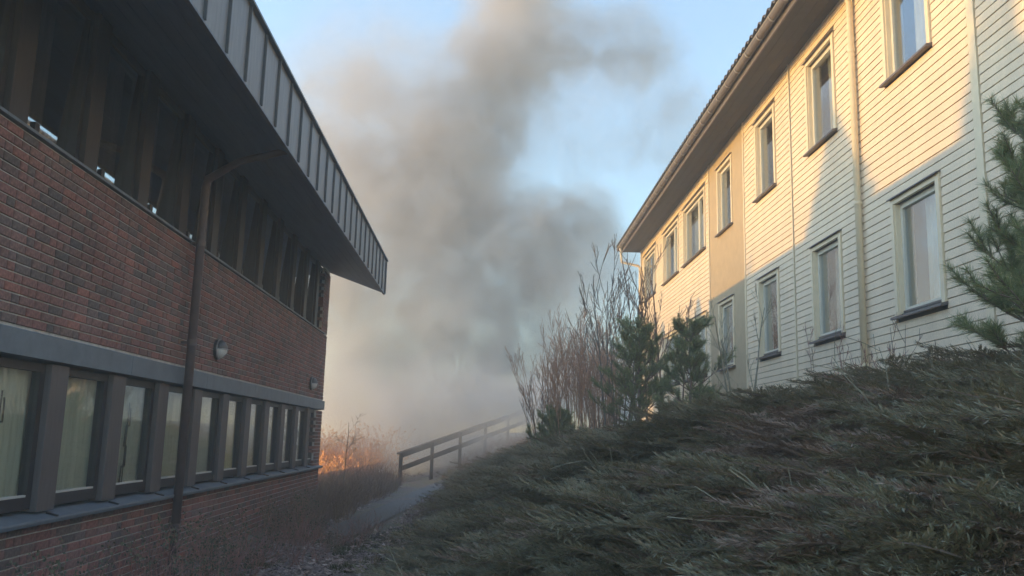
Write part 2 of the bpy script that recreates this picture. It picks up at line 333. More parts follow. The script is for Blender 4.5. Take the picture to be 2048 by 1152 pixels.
for k in range(-3, 10):
    pu = P0 + PITCH * k             # pillar before the window
    lbox('pillar', M['pillar'], BB, -.12, .0, pu, pu + .30, .93, 2.088, bevel=.006)
    a, b = pu + .302, pu + PITCH - .002
    if k == 9: b = 18.95
    inside = k >= -2
    # sash frame
    f = MB(); w = .075
    for (y0, y1, z0, z1) in ((a, b, .955, 1.05), (a, b, 2.02, 2.085), (a, a + w, 1.05, 2.02), (b - w, b, 1.05, 2.02)): f.box(-.12, -.05, y0 - U0, y1 - U0, z0, z1)
    win = f.build('window', M['darkframe'], BB)
    gl = MB(); gl.box(-.084, -.078, a + w - U0, b - w - U0, 1.05, 2.02); gl.build('pane', M['glass'], win)
    lbox('glazing_bead', M['bead'], win, -.077, -.054, a + w, b - w, 1.05, 1.066)
    # sill piece with a welt over the pillar
    s_ = MB(); s_.prism([(-.2, .90), (.085, .845), (.092, .872), (.088, .885), (-.2, .948)], pu + .17 - U0, pu + .17 + PITCH - .004 - U0 if k < 9 else UE - U0)
    sl = s_.build('window_sill', M['zinc'], BB)
    s_ = MB(); s_.prism([(-.0, .907), (.09, .887), (.094, .90), (.0, .921)], pu + .165 - U0, pu + .19 - U0); s_.build('seam', M['darkframe'], sl)
    if inside:
        kk = 9 - k
        cm = cur_kind[(k + 2) % len(cur_kind)]
        c = lcurtain(curtain(a + .02 - U0, b - .02 - U0, .98, 2.05, -.135, None, k + 50, amp=.012), 'curtain', M[cm])
        adj = {'curtain_pale': 'pale beige', 'curtain_green': 'greyish beige', 'curtain_glow': 'glow-tinted yellow'}[cm]
        tag(c, f'{adj} curtain behind the {ORD[kk]} ground floor window from the far brick corner', 'curtain', 'curtains behind the ground floor windows')
# things on the inner sills of the near ground floor windows: thin dark stand shapes
def lobj(mb, name, m): return lcurtain(mb, name, m)
for k, lab in ((-1, 'thin dark metal plant stand in the nearest ground floor window'), (1, 'thin dark metal plant stand in the window left of the brown downpipe')):
    a = P0 + PITCH * k + .62; mb = MB()
    pts = [(0, .0), (.02, .22), (.10, .22), (.10, .42), (.03, .42), (.05, .62), (.13, .62), (.12, .80)]
    for (p, q) in zip(pts, pts[1:]): mb.tube([(-.102, a + p[0] - U0, 1.0 + p[1]), (-.102, a + q[0] - U0, 1.0 + q[1])], .007, 5)
    mb.tube([(-.102, a + .06 - U0, .97), (-.102, a + .08 - U0, 1.85)], .006, 5)
    tag(lobj(mb, 'plant_stand', M['darkframe']), lab, 'stand')

# upper floor strip
lbox('upper_sill', M['zinc'], BB, -.3, .03, UN, 19.3, 3.765, 3.788)
PU = P0 + .15
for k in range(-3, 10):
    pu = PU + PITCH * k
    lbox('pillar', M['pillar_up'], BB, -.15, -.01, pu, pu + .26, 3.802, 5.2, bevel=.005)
    a, b = pu + .262, pu + PITCH - .002
    if k == 9: b = 18.95
    f = MB(); w = .06
    for (y0, y1, z0, z1) in ((a, b, 3.805, 3.839), (a, b, 5.10, 5.19), (a, a + w, 3.839, 5.10), (b - w, b, 3.839, 5.10)): f.box(-.16, -.06, y0 - U0, y1 - U0, z0, z1)
    win = f.build('window', M['darkframe'], BB)
    gl = MB(); gl.prism([(-.150, 3.840), (-.144, 3.840), (-.076, 5.099), (-.082, 5.099)], a + w - U0, b - w - U0); gl.build('pane', M['glass_up'], win)
    lbox('handle', M['darkframe'], win, -.10, -.06, a + .20, a + .27, 3.84, 3.91)
    if k >= -2:
        kk = 9 - k
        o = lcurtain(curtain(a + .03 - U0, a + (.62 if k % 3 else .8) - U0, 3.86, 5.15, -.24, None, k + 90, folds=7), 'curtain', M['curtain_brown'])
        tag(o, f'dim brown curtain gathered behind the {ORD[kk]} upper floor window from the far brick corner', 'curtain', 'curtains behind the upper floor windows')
# eave: soffit boards, fascia panels with standing seams, cap
def cv(u): return 3.4 - (2.19 - .0061 * (u - 6))      # how far the fascia stands out of the wall
FZ0, FZ1, FE = 4.70, 5.45, 19.2
nb = 7
for q in range(nb):
    t0, t1 = q / nb, (q + 1) / nb - .004; mb = MB(); pts = []
    for (u, ue) in ((UN, UN), (UE + .02, FE)):
        for t in (t0, t1):
            uu = u + (ue - u) * t; v = -.1 + (cv(uu) + .08) * t; z = 5.25 - (5.25 - FZ0 - .015) * t; pts.append((v, uu - U0, z))
    mb.face(pts[0], pts[1], pts[3], pts[2]); mb.face(*[(p[0], p[1], p[2] + .02) for p in (pts[2], pts[3], pts[1], pts[0])])
    for e in ((0, 1), (1, 3), (3, 2), (2, 0)):
        A, B = pts[e[0]], pts[e[1]]; mb.face(A, (A[0], A[1], A[2] + .02), (B[0], B[1], B[2] + .02), B)
    mb.build('soffit_board', M['soffit'], BB)
u = 6.3 - .583 * 8
while u < FE - .05:
    b = min(u + .583, FE); mb = MB()
    v0, v1 = cv(u), cv(b)
    P = [(v0 - .02, u - U0, FZ0), (v0, u - U0, FZ0), (v1, b - .004 - U0, FZ0), (v1 - .02, b - .004 - U0, FZ0)]
    T = [(p[0], p[1], FZ1) for p in P]; n0 = 0
    mb.v = P + T; mb.f = [(0, 3, 2, 1), (4, 5, 6, 7), (0, 1, 5, 4), (1, 2, 6, 5), (2, 3, 7, 6), (3, 0, 4, 7)]; mb.mi = [0] * 6
    fp = mb.build('fascia_panel', M['zinc_seam'], BB)
    s_ = MB(); s_.box(v0 - .002, v0 + .028, u - .008 - U0, u + .008 - U0, FZ0 + .004, FZ1 - .012); s_.build('seam', M['seam'], fp)
    u += .583
s_ = MB(); s_.box(cv(FE) - .02, cv(FE) + .03, FE - .012 - U0, FE + .012 - U0, FZ0, FZ1); s_.build('fascia_end', M['zinc'], BB)
def strip(name, m, dv0, dv1, z0, z1, ub=FE + .05):
    mb = MB(); P = []
    for (uu) in (UN, ub): P += [(cv(uu) + dv0, uu - U0, z0), (cv(uu) + dv1, uu - U0, z0), (cv(uu) + dv1, uu - U0, z1), (cv(uu) + dv0, uu - U0, z1)]
    mb.v = P; mb.f = [(0, 1, 2, 3), (7, 6, 5, 4), (0, 4, 5, 1), (1, 5, 6, 2), (2, 6, 7, 3), (3, 7, 4, 0)]; mb.mi = [0] * 6
    return mb.build(name, m, BB)
strip('fascia_cap', M['zinc'], -.12, .05, FZ1, FZ1 + .025, FE + .06); strip('drip_edge', M['zinc'], -.03, .012, FZ0 - .02, FZ0, FE)
mb = MB(); mb.box(-9.3, .9, UN - U0, FE - U0, 5.28, 5.40); mb.build('flat_roof', M['zinc'], BB)
# downpipe
dp = MB(); pu = 10.07
dp.tube([(.12, pu - U0, -.05), (.12, pu - U0, 4.44), (.15, pu - .03 - U0, 4.53), (.55, pu - .25 - U0, 4.69), (1.15, pu - .5 - U0, 4.76)], [.05, .05, .05, .04, .04], 14)
dpo = dp.build('downspout', M['pipe_dark'], BB, smooth=True)
for z in (.5, 2.55, 3.72):
    mb = MB(); mb.tube([(.12, pu - U0, z), (.12, pu - U0, z + .07)], .056, 14); mb.box(-.0, .08, pu - .012 - U0, pu + .012 - U0, z + .02, z + .05); mb.build('bracket', M['pipe_dark'], dpo)
# round wall lamps
def wall_lamp(u, z, lab):
    p = Lw(0.003, u, z); root = tag(empty('wall_lamp', p, R(1.3046)), lab, 'wall lamp', 'round bulkhead lamps on the brick wall')
    def dome(r, d, a0, a1, x0, seg=20, rings=6):
        mb = MB(); rows = []
        for i in range(rings + 1):
            t = i / rings * math.pi / 2; rr = r * math.cos(t); xx = x0 + d * math.sin(t); row = []
            for j in range(seg + 1):
                an = a0 + (a1 - a0) * j / seg; row.append((xx, rr * math.cos(an), rr * math.sin(an)))
            rows.append(row)
        for i in range(rings):
            for j in range(seg): mb.face(rows[i][j], rows[i][j + 1], rows[i + 1][j + 1], rows[i + 1][j])
        return mb
    b = MB(); b.tube([(0, 0, 0), (.035, 0, 0)], .135, 24); b.build('back_plate', M['lamp_metal'], root)
    b = MB(); b.tube([(.035, 0, 0), (.05, 0, 0)], .128, 24); b.build('rim', M['lamp_rim'], root)
    dome(.118, .085, -math.pi, 0, .05).build('diffuser', M['lamp_glass'], root, smooth=True)
    h = dome(.124, .092, 0, math.pi, .05); h.build('hood', M['lamp_metal'], root, smooth=True)
    b = MB(); b.tube([(.05, -.126, 0), (.1, -.10, 0), (.14, -.05, 0), (.147, 0, 0), (.14, .05, 0), (.1, .10, 0), (.05, .126, 0)], .007, 6); b.build('guard_bar', M['lamp_rim'], root)
    b = MB(); b.tube([(.05, 0, -.126), (.1, 0, -.10), (.14, 0, -.05), (.147, 0, 0)], .004, 6); b.build('guard_bar', M['lamp_rim'], root)
wall_lamp(11.42, 2.64, 'round wall lamp on the bricks right of the brown downpipe')
wall_lamp(18.05, 2.60, 'small round wall lamp near the far corner of the brick wall')

# ------------------------------------------------------------------ RIGHT: white clad building; wall plane x = 4.7, faces -x
XW = 4.7
RB = tag(empty('clad_building', (XW, 12, 1.9)), 'two storey white weatherboard building with tan panel on the right', 'building')
OX, OY, OZ = XW, 12.0, 1.9
def rb_box(mb, d0, d1, y0, y1, z0, z1):           # d = distance out of the wall towards the lane
    mb.box(-d1, -d0, y0 - OY, y1 - OY, z0 - OZ, z1 - OZ)
def rbox(name, m, parent, d0, d1, y0, y1, z0, z1, bevel=0):
    mb = MB(); rb_box(mb, d0, d1, y0, y1, z0, z1); return mb.build(name, m, parent, bevel=bevel)
YN, YF = 2.6, 27.9
ZB, ZT = 1.75, 7.80
WINS = []       # (y0, y1, z0, z1, kind)
for (z0, z1) in ((3.14, 4.45), (6.02, 7.38)):
    for y0 in (8.90, 11.56, 14.20): WINS.append((y0, y0 + .97, z0, z1, 'one'))
    WINS.append((6.25, 7.22, z0, z1, 'one')); WINS.append((3.6, 4.57, z0, z1, 'one'))
    WINS.append((16.94, 17.94, z0, z1, 'tan'))
    for y0, y1 in ((19.2, 21.36), (22.1, 24.0), (25.35, 27.2)): WINS.append((y0, y1, z0, z1, 'pair'))
SEG = [(YN, 7.96, 0), (8.12, 10.70, 0), (10.70, 13.33, 0), (13.42, 16.0, 0), (18.80, 27.8, 1)]
# backing with openings: built as boxes between openings
def backing(y0, y1, d, name, m):
    mb = MB(); ws = sorted([w for w in WINS if w[0] >= y0 - .01 and w[1] <= y1 + .01], key=lambda w: w[0]); ysx = [y0]
    cols = sorted(set((w[0], w[1]) for w in ws)); y = y0
    for (a, b) in cols:
        if a > y: rb_box(mb, -.2, d, y, a, ZB, ZT)
        zz = ZB
        for w in sorted([w for w in ws if w[0] == a], key=lambda w: w[2]):
            rb_box(mb, -.2, d, a, b, zz, w[2]); zz = w[3]
        rb_box(mb, -.2, d, a, b, zz, ZT); y = b
    if y1 > y: rb_box(mb, -.2, d, y, y1, ZB, ZT)
    return mb.build(name, m, RB)
core = MB(); rb_box(core, -9, -.34, YN, YF, ZB - 1, ZT); core.build('core_wall', M['room'], RB)
boards = []; wallp = {}
for (a, b, far) in SEG:
    wallp[a] = backing(a - .08, b + (.08 if b < 27 else .1), -.004, 'wall_sheathing', M['siding_back'])
    z = ZB
    while z < ZT - .05:
        segs = [(a, b)]
        for w in WINS:
            if w[2] - .05 < z + .1 and w[3] + .09 > z and w[0] > a - .1 and w[1] < b + .1:
                ns = []
                for (p, q) in segs:
                    if w[0] - .09 < q and w[1] + .09 > p:
                        if w[0] - .09 - p > .03: ns.append((p, w[0] - .09))
                        if q - w[1] - .09 > .03: ns.append((w[1] + .09, q))
                    else: ns.append((p, q))
                segs = ns
        for (p, q) in segs: boards.append((p, q, z, wallp[a]))
        z += .1
def board_prof(h=.0935): return [(0, 0), (-.019, .0), (-.020, .003), (-.012, h), (0, h)]
def area(b):
    p, q = proj((XW, max(b[0], 7.0), b[2] + .05)), proj((XW, b[1], b[2] + .05))
    if b[1] < 7.2 or q[1] < -5 and p[1] < -5 or b[2] < 2.0: return 0
    return abs(min(p[0], 2048) - q[0]) * .1 / ((b[0] + b[1]) / 2)
order = sorted(range(len(boards)), key=lambda i: -area(boards[i])); sing = set(order[:298])
cache = {}; rest = {}
for i, (p, q, z, par) in enumerate(boards):
    z2 = min(z + .0935, ZT - .003) - z
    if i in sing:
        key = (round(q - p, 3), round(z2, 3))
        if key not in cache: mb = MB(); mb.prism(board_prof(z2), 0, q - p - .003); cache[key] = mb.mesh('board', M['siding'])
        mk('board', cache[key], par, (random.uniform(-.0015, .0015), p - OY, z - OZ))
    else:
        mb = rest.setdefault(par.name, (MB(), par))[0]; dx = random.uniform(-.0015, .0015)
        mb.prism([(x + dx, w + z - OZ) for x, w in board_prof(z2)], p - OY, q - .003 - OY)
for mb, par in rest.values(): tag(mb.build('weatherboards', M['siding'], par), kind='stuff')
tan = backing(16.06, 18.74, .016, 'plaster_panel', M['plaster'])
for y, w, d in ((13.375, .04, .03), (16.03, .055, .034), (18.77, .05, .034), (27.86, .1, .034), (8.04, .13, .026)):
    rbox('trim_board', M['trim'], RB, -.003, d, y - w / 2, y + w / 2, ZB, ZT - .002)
rbox('foundation', M['plaster'], RB, -.35, -.03, YN, YF, .6, ZB)
def rcurtain(y0, y1, z0, z1, d, m, seed, folds, lab, group):
    mb = curtain(y0 - OY, y1 - OY, z0 - OZ, z1 - OZ, d, None, seed, amp=.02, folds=folds)
    o = mb.build('curtain', m, None, smooth=True); o.location = RB.location; tag(o, lab, 'curtain', group)
wi = 0
names = {8.90: 'nearest full', 11.56: 'second', 14.20: 'third', 6.25: 'cut off', 3.6: 'hidden', 16.94: 'tan panel', 19.2: 'first paired', 22.1: 'second paired', 25.35: 'farthest paired'}
for (y0, y1, z0, z1, kind) in WINS:
    wi += 1; cw = .085; od = .04 if kind != 'tan' else .036
    seen = y0 > 6
    f = MB()      # sash
    fr = [(y0, y1, z0, z0 + .07), (y0, y1, z1 - .06, z1), (y0, y0 + .055, z0 + .07, z1 - .06), (y1 - .055, y1, z0 + .07, z1 - .06)]
    if kind == 'pair': ym = y0 + (y1 - y0) * .36; fr.append((ym - .05, ym + .05, z0 + .07, z1 - .06))
    for q in fr: rb_box(f, -.10, -.04, *q)
    win = f.build('window', M['cream'], RB)
    panes = [(y0 + .055, y1 - .055)] if kind != 'pair' else [(y0 + .055, ym - .05), (ym + .05, y1 - .055)]
    for (a, b) in panes: rbox('pane', M['glass_r'], win, -.075, -.069, a, b, z0 + .07, z1 - .06)
    rbox('jamb_lining', M['trim'], win, -.2, .015, y1 - .004, y1 + .012, z0, z1)
    rbox('jamb_lining', M['trim'], win, -.2, .015, y0 - .012, y0 + .004, z0, z1)
    for (a, b) in ((y0 - cw, y0 - .0125), (y1 + .0125, y1 + cw)): rbox('casing', M['trim'], win, -.004, od, a, b, z0 - .02, z1 + .005)
    rbox('casing', M['trim'], win, -.004, od - .006, y0 - cw, y1 + cw, z1 + .006, z1 + .075)
    mb = MB(); mb.prism([(.05, z1 + .09 - OZ), (-od - .03, z1 + .077 - OZ), (-od - .032, z1 + .062 - OZ), (-od - .012, z1 + .073 - OZ), (.05, z1 + .08 - OZ)], y0 - cw - .02 - OY, y1 + cw + .02 - OY); mb.build('head_flashing', M['sill_brown'], win)
    mb = MB(); mb.prism([(.07, z0 + .005 - OZ), (-od - .05, z0 - .035 - OZ), (-od - .055, z0 - .065 - OZ), (-od - .03, z0 - .065 - OZ), (.07, z0 - .03 - OZ)], y0 - cw - .015 - OY, y1 + cw + .015 - OY); mb.build('window_sill', M['sill_brown'], win)
    mb = MB(); rb_box(mb, -.04, -.02, y0 + .002, y1 - .002, z0 + .012, z0 + .035); mb.build('lower_rail', M['sill_brown'], win)
    if seen:
        fl = 'upper' if z0 > 5 else 'lower'
        a, b = y0 + .02, y0 + (y1 - y0) * (.68 if kind != 'pair' else .9)
        rcurtain(a, b, z0 + .02, z1, .19, M['curtain_pale' if fl == 'lower' or wi % 2 else 'curtain_green'], wi, 6, f'pale curtain behind the {names[y0]} {fl} window of the white building', 'curtains in the white building')
# eave: soffit, gutter, tiles
GX = 4.02
for q in range(4):
    x0 = GX + .06 + q * .16; mb = MB(); mb.box(x0 - OX, x0 + .155 - OX, YN - OY, YF + .25 - OY, ZT + .002 - OZ, ZT + .02 - OZ); mb.build('soffit_board', M['eave'], RB)
mb = MB(); mb.box(GX + .03 - OX, GX + .055 - OX, YN - OY, YF + .27 - OY, 7.74 - OZ, 7.93 - OZ); mb.build('fascia_board', M['gutter'], RB)
gm = MB(); prof = [(GX + .027 - OX + .0, 7.90 - OZ)] + [(GX - .04 - .065 * math.cos(t) - OX, 7.90 - .075 * math.sin(t) - OZ) for t in [math.pi * k / 8 for k in range(9)][::-1]] + [(GX - .095 - OX, 7.90 - OZ)]
outer = [(GX - .04 + .065 * math.cos(math.pi * k / 8) - OX, 7.90 - .075 * math.sin(math.pi * k / 8) - OZ) for k in range(9)]
inner = [(GX - .04 + .058 * math.cos(math.pi * k / 8) - OX, 7.90 - .066 * math.sin(math.pi * k / 8) - OZ) for k in range(9)][::-1]
gm.prism(outer + inner, YN - OY, YF + .3 - OY); gut = gm.build('gutter', M['gutter'], RB)
mb = MB(); mb.tube([(GX - .105 - OX, YN - OY, 7.905 - OZ), (GX - .105 - OX, YF + .3 - OY, 7.905 - OZ)], .012, 8); mb.build('gutter_lip', M['gutter_lip'], gut)
y = 7.6
while y < YF:
    mb = MB(); mb.prism([(x * 1.0 + (-.004), z - .004) for x, z in outer[3:]] + [(outer[8][0] - .012, outer[8][1] + .01)] + [(x - .012, z - .014) for x, z in outer[3:][::-1]], y - .012 - OY, y + .012 - OY); mb.build('bracket', M['gutter_lip'], gut); y += .62
tm = MB(); seg = 10; tl = .34; tw = .22; rise = math.tan(R(24)); rows = []
for r_ in range(2):
    row = []
    for k in range(seg + 1):
        t = k / seg; zz = .036 * math.sin(t * 2 * math.pi) + .03
        row.append((r_ * tl, t * tw, zz + r_ * tl * rise))
    rows.append(row)
for k in range(seg):
    tm.face(rows[0][k], rows[0][k + 1], rows[1][k + 1], rows[1][k])
    tm.face((0, rows[0][k][1], rows[0][k][2] - .02), (0, rows[0][k + 1][1], rows[0][k + 1][2] - .02), rows[0][k + 1], rows[0][k])
    tm.face(tuple(Vector(rows[1][k]) - Vector((0, 0, .02))), tuple(Vector(rows[1][k + 1]) - Vector((0, 0, .02))), tuple(Vector(rows[0][k + 1]) - Vector((0, 0, .02))), tuple(Vector(rows[0][k]) - Vector((0, 0, .02))))
tme = tm.mesh('roof_tile', M['tile'])
rs = MB(); rs.v = [(-.6, YN - OY, 7.945 - OZ), (-.6, YF + .25 - OY, 7.945 - OZ), (4.4, YF + .25 - OY, 7.945 + 5 * rise - OZ), (4.4, YN - OY, 7.945 + 5 * rise - OZ), (9.4, YF + .25 - OY, 7.945 - OZ), (9.4, YN - OY, 7.945 - OZ)]
rs.f = [(0, 1, 2, 3), (3, 2, 4, 5)]; rs.mi = [0, 0]; roof = rs.build('roof', M['tile'], RB)
y = YF + .25 - tw; far_tiles = MB()
while y > YN:
    if y > 9: mk('roof_tile', tme, roof, (GX - .135 - OX, y - OY, 7.945 - OZ), (0, 0, 0))
    else:
        n0 = len(far_tiles.v); far_tiles.v += [(v.co.x + GX - .135 - OX, v.co.y + y - OY, v.co.z + 7.945 - OZ) for v in tme.vertices]; far_tiles.f += [tuple(n0 + q for q in p.vertices) for p in tme.polygons]; far_tiles.mi += [0] * len(tme.polygons)
    y -= tw
tag(far_tiles.build('tile_row', M['tile'], roof), kind='stuff')
# downpipes
for yy, top in ((10.77, 7.76), (27.75, 7.4)):
    mb = MB(); mb.tube([(-.075, yy - OY, ZB + .2 - OZ), (-.075, yy - OY, top - .25 - OZ), (-.12, yy - OY, top - .14 - OZ), (GX + .0 - OX, yy - OY, top - .02 - OZ), (GX - .04 - OX, yy - OY, 7.84 - OZ)], .042, 14)
    o = mb.build('downspout', M['trim'], RB, smooth=True)
    for z in (2.6, 4.7, 6.8):
        mb = MB(); mb.tube([(-.075, yy - OY, z - OZ), (-.075, yy - OY, z + .04 - OZ)], .049, 14); mb.box(-.075, 0.0, yy - .01 - OY, yy + .01 - OY, z + .008 - OZ, z + .03 - OZ); mb.build('bracket', M['trim'], o)

# ------------------------------------------------------------------ stair railing in the smoke
RP = [(-2.93 + .868 * k, 28.0 + 1.62 * k, 1.05 + .357 * k) for k in range(6)]
rail = tag(empty('stair_railing', (RP[0][0], RP[0][1], height(*RP[0][:2]))), 'dark wooden stair railing climbing right into the smoke', 'railing')
rl = Vector(rail.location)
def beam(mb, a, b, w, h):
    a, b = Vector(a), Vector(b); t = (b - a).normalized(); s_ = t.cross(Vector((0, 0, 1))).normalized() * (w / 2); u_ = s_.normalized().cross(t).normalized() * (h / 2)
    P = [a - s_ - u_, a + s_ - u_, a + s_ + u_, a - s_ + u_]; Q = [p + (b - a) for p in P]; n0 = len(mb.v)
    mb.v += [tuple(p) for p in P + Q]; mb.f += [tuple(n0 + k for k in q) for q in ((3, 2, 1, 0), (4, 5, 6, 7), (0, 1, 5, 4), (1, 2, 6, 5), (2, 3, 7, 6), (3, 0, 4, 7))]; mb.mi += [0] * 6
for (x, y, z) in RP:
    mb = MB(); zb = height(x, y) - .15; mb.box(x - .055 - rl.x, x + .055 - rl.x, y - .045 - rl.y, y + .045 - rl.y, zb - rl.z, z - .03 - rl.z); mb.build('post', M['wood'], rail)
def railrun(name, off, w, h, e0=.15):
    mb = MB(); pts = [Vector(p) + Vector((0, -.03, off)) - rl for p in RP]; pts[0] = pts[0] + (pts[0] - pts[1]).normalized() * e0
    for a, b in zip(pts, pts[1:]): beam(mb, a, b + (b - a) * .002, w, h)
    mb.build(name, M['wood'], rail)
railrun('handrail', .0, .13, .05); railrun('rail_board', -.095, .035, .14, .05); railrun('lower_board', -.50, .035, .15, .05)

# ------------------------------------------------------------------ vegetation generators
def rv(rnd, s=1.0): return Vector((rnd.uniform(-s, s), rnd.uniform(-s, s), rnd.uniform(-s, s)))
def grow(mb, rnd, p, d, L, r, depth, tips, up=.15, wob=.12, kids=(3, 5), seg=5, nside=5, ang=(25, 50), ratio=.6, rmin=.003):
    pts = [Vector(p)]; rad = [r]; d = Vector(d).normalized()
    for k in range(seg):
        d = (d + rv(rnd, wob) + Vector((0, 0, up * .3))).normalized(); pts.append(pts[-1] + d * L / seg); rad.append(max(rmin, r * (1 - .75 * (k + 1) / seg)))
    mb.tube(pts, rad, nside if r > .012 else 3, cap=False); tips.append((pts[-1], d))
    if depth > 0:
        for q in range(rnd.randint(*kids)):
            t = rnd.uniform(.3, .97); i = min(seg - 1, int(t * seg)); pp = pts[i].lerp(pts[i + 1], t * seg - i)
            ax = d.cross(rv(rnd)).normalized(); nd = Matrix.Rotation(R(rnd.uniform(*ang)), 3, ax) @ (pts[i + 1] - pts[i]).normalized()
            grow(mb, rnd, pp, nd, L * ratio * rnd.uniform(.6, 1.1) * (1.15 - t * .5), max(rmin, rad[i] * .55), depth - 1, tips, up, wob, kids, max(3, seg - 1), nside, ang, ratio, rmin)
def stem_shrub(name, x, y, n, hgt, spread, m, lab, cat, seed, group=None, r=.018, depth=2, kids=(3, 5), dz=0, rmin=.003, up=.25, ang=(15, 38), lean=(0, 0)):
    rnd = random.Random(seed); z = height(x, y) - .03 + dz; root = tag(empty(name, (x, y, z)), lab, cat, group)
    for i in range(n):
        mb = MB(); a = rnd.random() * 6.28; rr = rnd.random() ** .5
        d = Vector((math.cos(a) * spread * rr + lean[0], math.sin(a) * spread * rr + lean[1], 1)); p = Vector((math.cos(a) * .12 * rr * n ** .5, math.sin(a) * .12 * rr * n ** .5, 0)); tips = []
        grow(mb, rnd, p, d, hgt * rnd.uniform(.65, 1.05), r * rnd.uniform(.6, 1.1), depth, tips, up, .09, kids, 7, 5, ang, .45, rmin)
        mb.build('stem', m, root, smooth=True)
    return root
def needles(mb, rnd, p, d, L, n, nl, w):
    d = d.normalized(); a = d.cross(Vector((0.3, .2, 1))).normalized(); b = d.cross(a)
    for k in range(n):
        t = (k + rnd.random()) / n; an = rnd.random() * 6.283; el = R(rnd.uniform(28, 62)); o = a * math.cos(an) + b * math.sin(an)
        nd = d * math.cos(el) + o * math.sin(el); q = p + d * (L * t); s_ = nd.cross(rv(rnd)).normalized() * w; e = q + nd * nl * rnd.uniform(.75, 1.1)
        mb.v += [tuple(q - s_), tuple(q + s_), tuple(e)]; i = len(mb.v); mb.f.append((i - 3, i - 2, i - 1)); mb.mi.append(0)
def pine(x, y, hgt, lab, seed, spread=.75, nl=.07, nn=110, whorls=6, per=6, w=.0016, shoot=.16, dz=0, lean=(0, 0), group='young pine trees', full=1.0, z0f=.1):
    rnd = random.Random(seed); z = height(x, y) - .03 + dz; root = tag(empty('pine_tree', (x, y, z)), lab, 'pine tree', group); tr = MB(); cr = MB()
    top = Vector((lean[0], lean[1], hgt)); pts = [Vector((0, 0, 0)).lerp(top, k / 8) + Vector((rnd.uniform(-.02, .02), rnd.uniform(-.02, .02), 0)) for k in range(9)]
    tr.tube(pts, [.045 * hgt / 2.2 * (1 - .85 * k / 8) for k in range(9)], 8)
    def shoot_at(p, d, L):
        tr.tube([p, p + d * L], [.006, .003], 4, cap=False); needles(cr, rnd, p - d * L * .2, d, L * 1.25, int(nn * L / shoot), nl, w)
    shoot_at(top, Vector((0, 0, 1)), shoot)
    for k in range(whorls):
        t = z0f + (1 - z0f) * (k + .3) / whorls; c = Vector((0, 0, 0)).lerp(top, t); bl = spread * (1.05 - t) ** .6 * rnd.uniform(.7, 1.15) + .1
        a0 = rnd.random() * 6.28
        for q in range(per):
            an = a0 + q * 6.283 / per + rnd.uniform(-.3, .3); d = Vector((math.cos(an), math.sin(an), .25 + .5 * t)).normalized(); bp = [c]
            L = bl * rnd.uniform(.5, 1.15); dd = d.copy(); sg = 5
            for s_ in range(sg): dd = (dd + Vector((0, 0, .09)) + rv(rnd, .07)).normalized(); bp.append(bp[-1] + dd * L / sg)
            tr.tube(bp, [.014 * (1 - .15 * s_) * hgt / 2.2 for s_ in range(6)], 5, cap=False); shoot_at(bp[-1], dd, shoot)
            for s_ in range(2, 6):
                for side in (-1, 1, 0):
                    if rnd.random() > .85 * full: continue
                    sd_ = (dd + dd.cross(Vector((0, 0, 1))).normalized() * side * rnd.uniform(.6, 1.3) + Vector((0, 0, rnd.uniform(-.1, .8))) + rv(rnd, .25)).normalized(); e = bp[s_] + sd_ * L * rnd.uniform(.12, .42) * (1.3 - .12 * s_)
                    tr.tube([bp[s_], e], [.006, .004], 4, cap=False); shoot_at(e, (sd_ + Vector((0, 0, .25))).normalized(), shoot * rnd.uniform(.7, 1.1))
                    for z_ in range(2):
                        if rnd.random() < .7 * full: shoot_at(bp[s_].lerp(e, rnd.uniform(.4, .95)), (sd_ + Vector((0, 0, .5)) + rv(rnd, .8)).normalized(), shoot * rnd.uniform(.6, .95))
    tr.build('trunk', M['bark'], root, smooth=True); cr.build('crown', M['needle'], root)
    return root

# pines
pine(3.66, 5.15, 2.0, 'large young pine with long green needles at the right edge of the photo', 11, spread=.98, nl=.085, nn=175, whorls=8, per=5, w=.0016, shoot=.13, full=1.0)
pine(2.42, 14.6, 1.95, 'left one of the two dark green pines before the white wall', 21, spread=.8, nl=.08, nn=85, whorls=7, per=5, w=.003, shoot=.16, full=.72)
pine(3.05, 13.6, 1.72, 'right one of the two dark green pines, beside the tan panel', 22, spread=.66, nl=.08, nn=85, whorls=6, per=5, w=.003, shoot=.16, full=.72)
pine(1.35, 19.0, 1.05, 'small low pine at the foot of the reddish bare stems', 23, spread=.45, nl=.08, nn=60, whorls=4, per=5, w=.004, shoot=.18)
# bare shrubs
stem_shrub('bare_shrub', 1.6, 19.6, 50, 2.5, .26, M['bark_red'], 'thick clump of bare reddish stems at the left of the shrubs', 'shrub', 31, 'bare shrubs on the bank', r=.012, kids=(3, 6), rmin=.0042)
stem_shrub('bare_shrub', 2.35, 20.2, 58, 2.8, .24, M['bark_red'], 'tallest thick clump of bare reddish stems in the middle of the bank', 'shrub', 32, 'bare shrubs on the bank', r=.012, kids=(3, 6), rmin=.0042)
stem_shrub('bare_shrub', 2.95, 21.0, 30, 3.0, .26, M['bark_grey'], 'bare brownish stems just left of the far wall corner', 'shrub', 33, 'bare shrubs on the bank', r=.022, kids=(3, 5), rmin=.006)
stem_shrub('bare_tree', 2.35, 16.6, 5, 3.3, .26, M['bark_grey'], 'tall thin bare tree behind the left dark pine', 'tree', 34, 'thin bare trees on the bank', r=.022, kids=(4, 7), up=.3, rmin=.006)
stem_shrub('bare_tree', 3.15, 16.2, 5, 3.2, .26, M['bark'], 'tall thin bare tree crossing the paired windows', 'tree', 35, 'thin bare trees on the bank', r=.022, kids=(4, 7), up=.3, rmin=.006, lean=(-.05, 0))
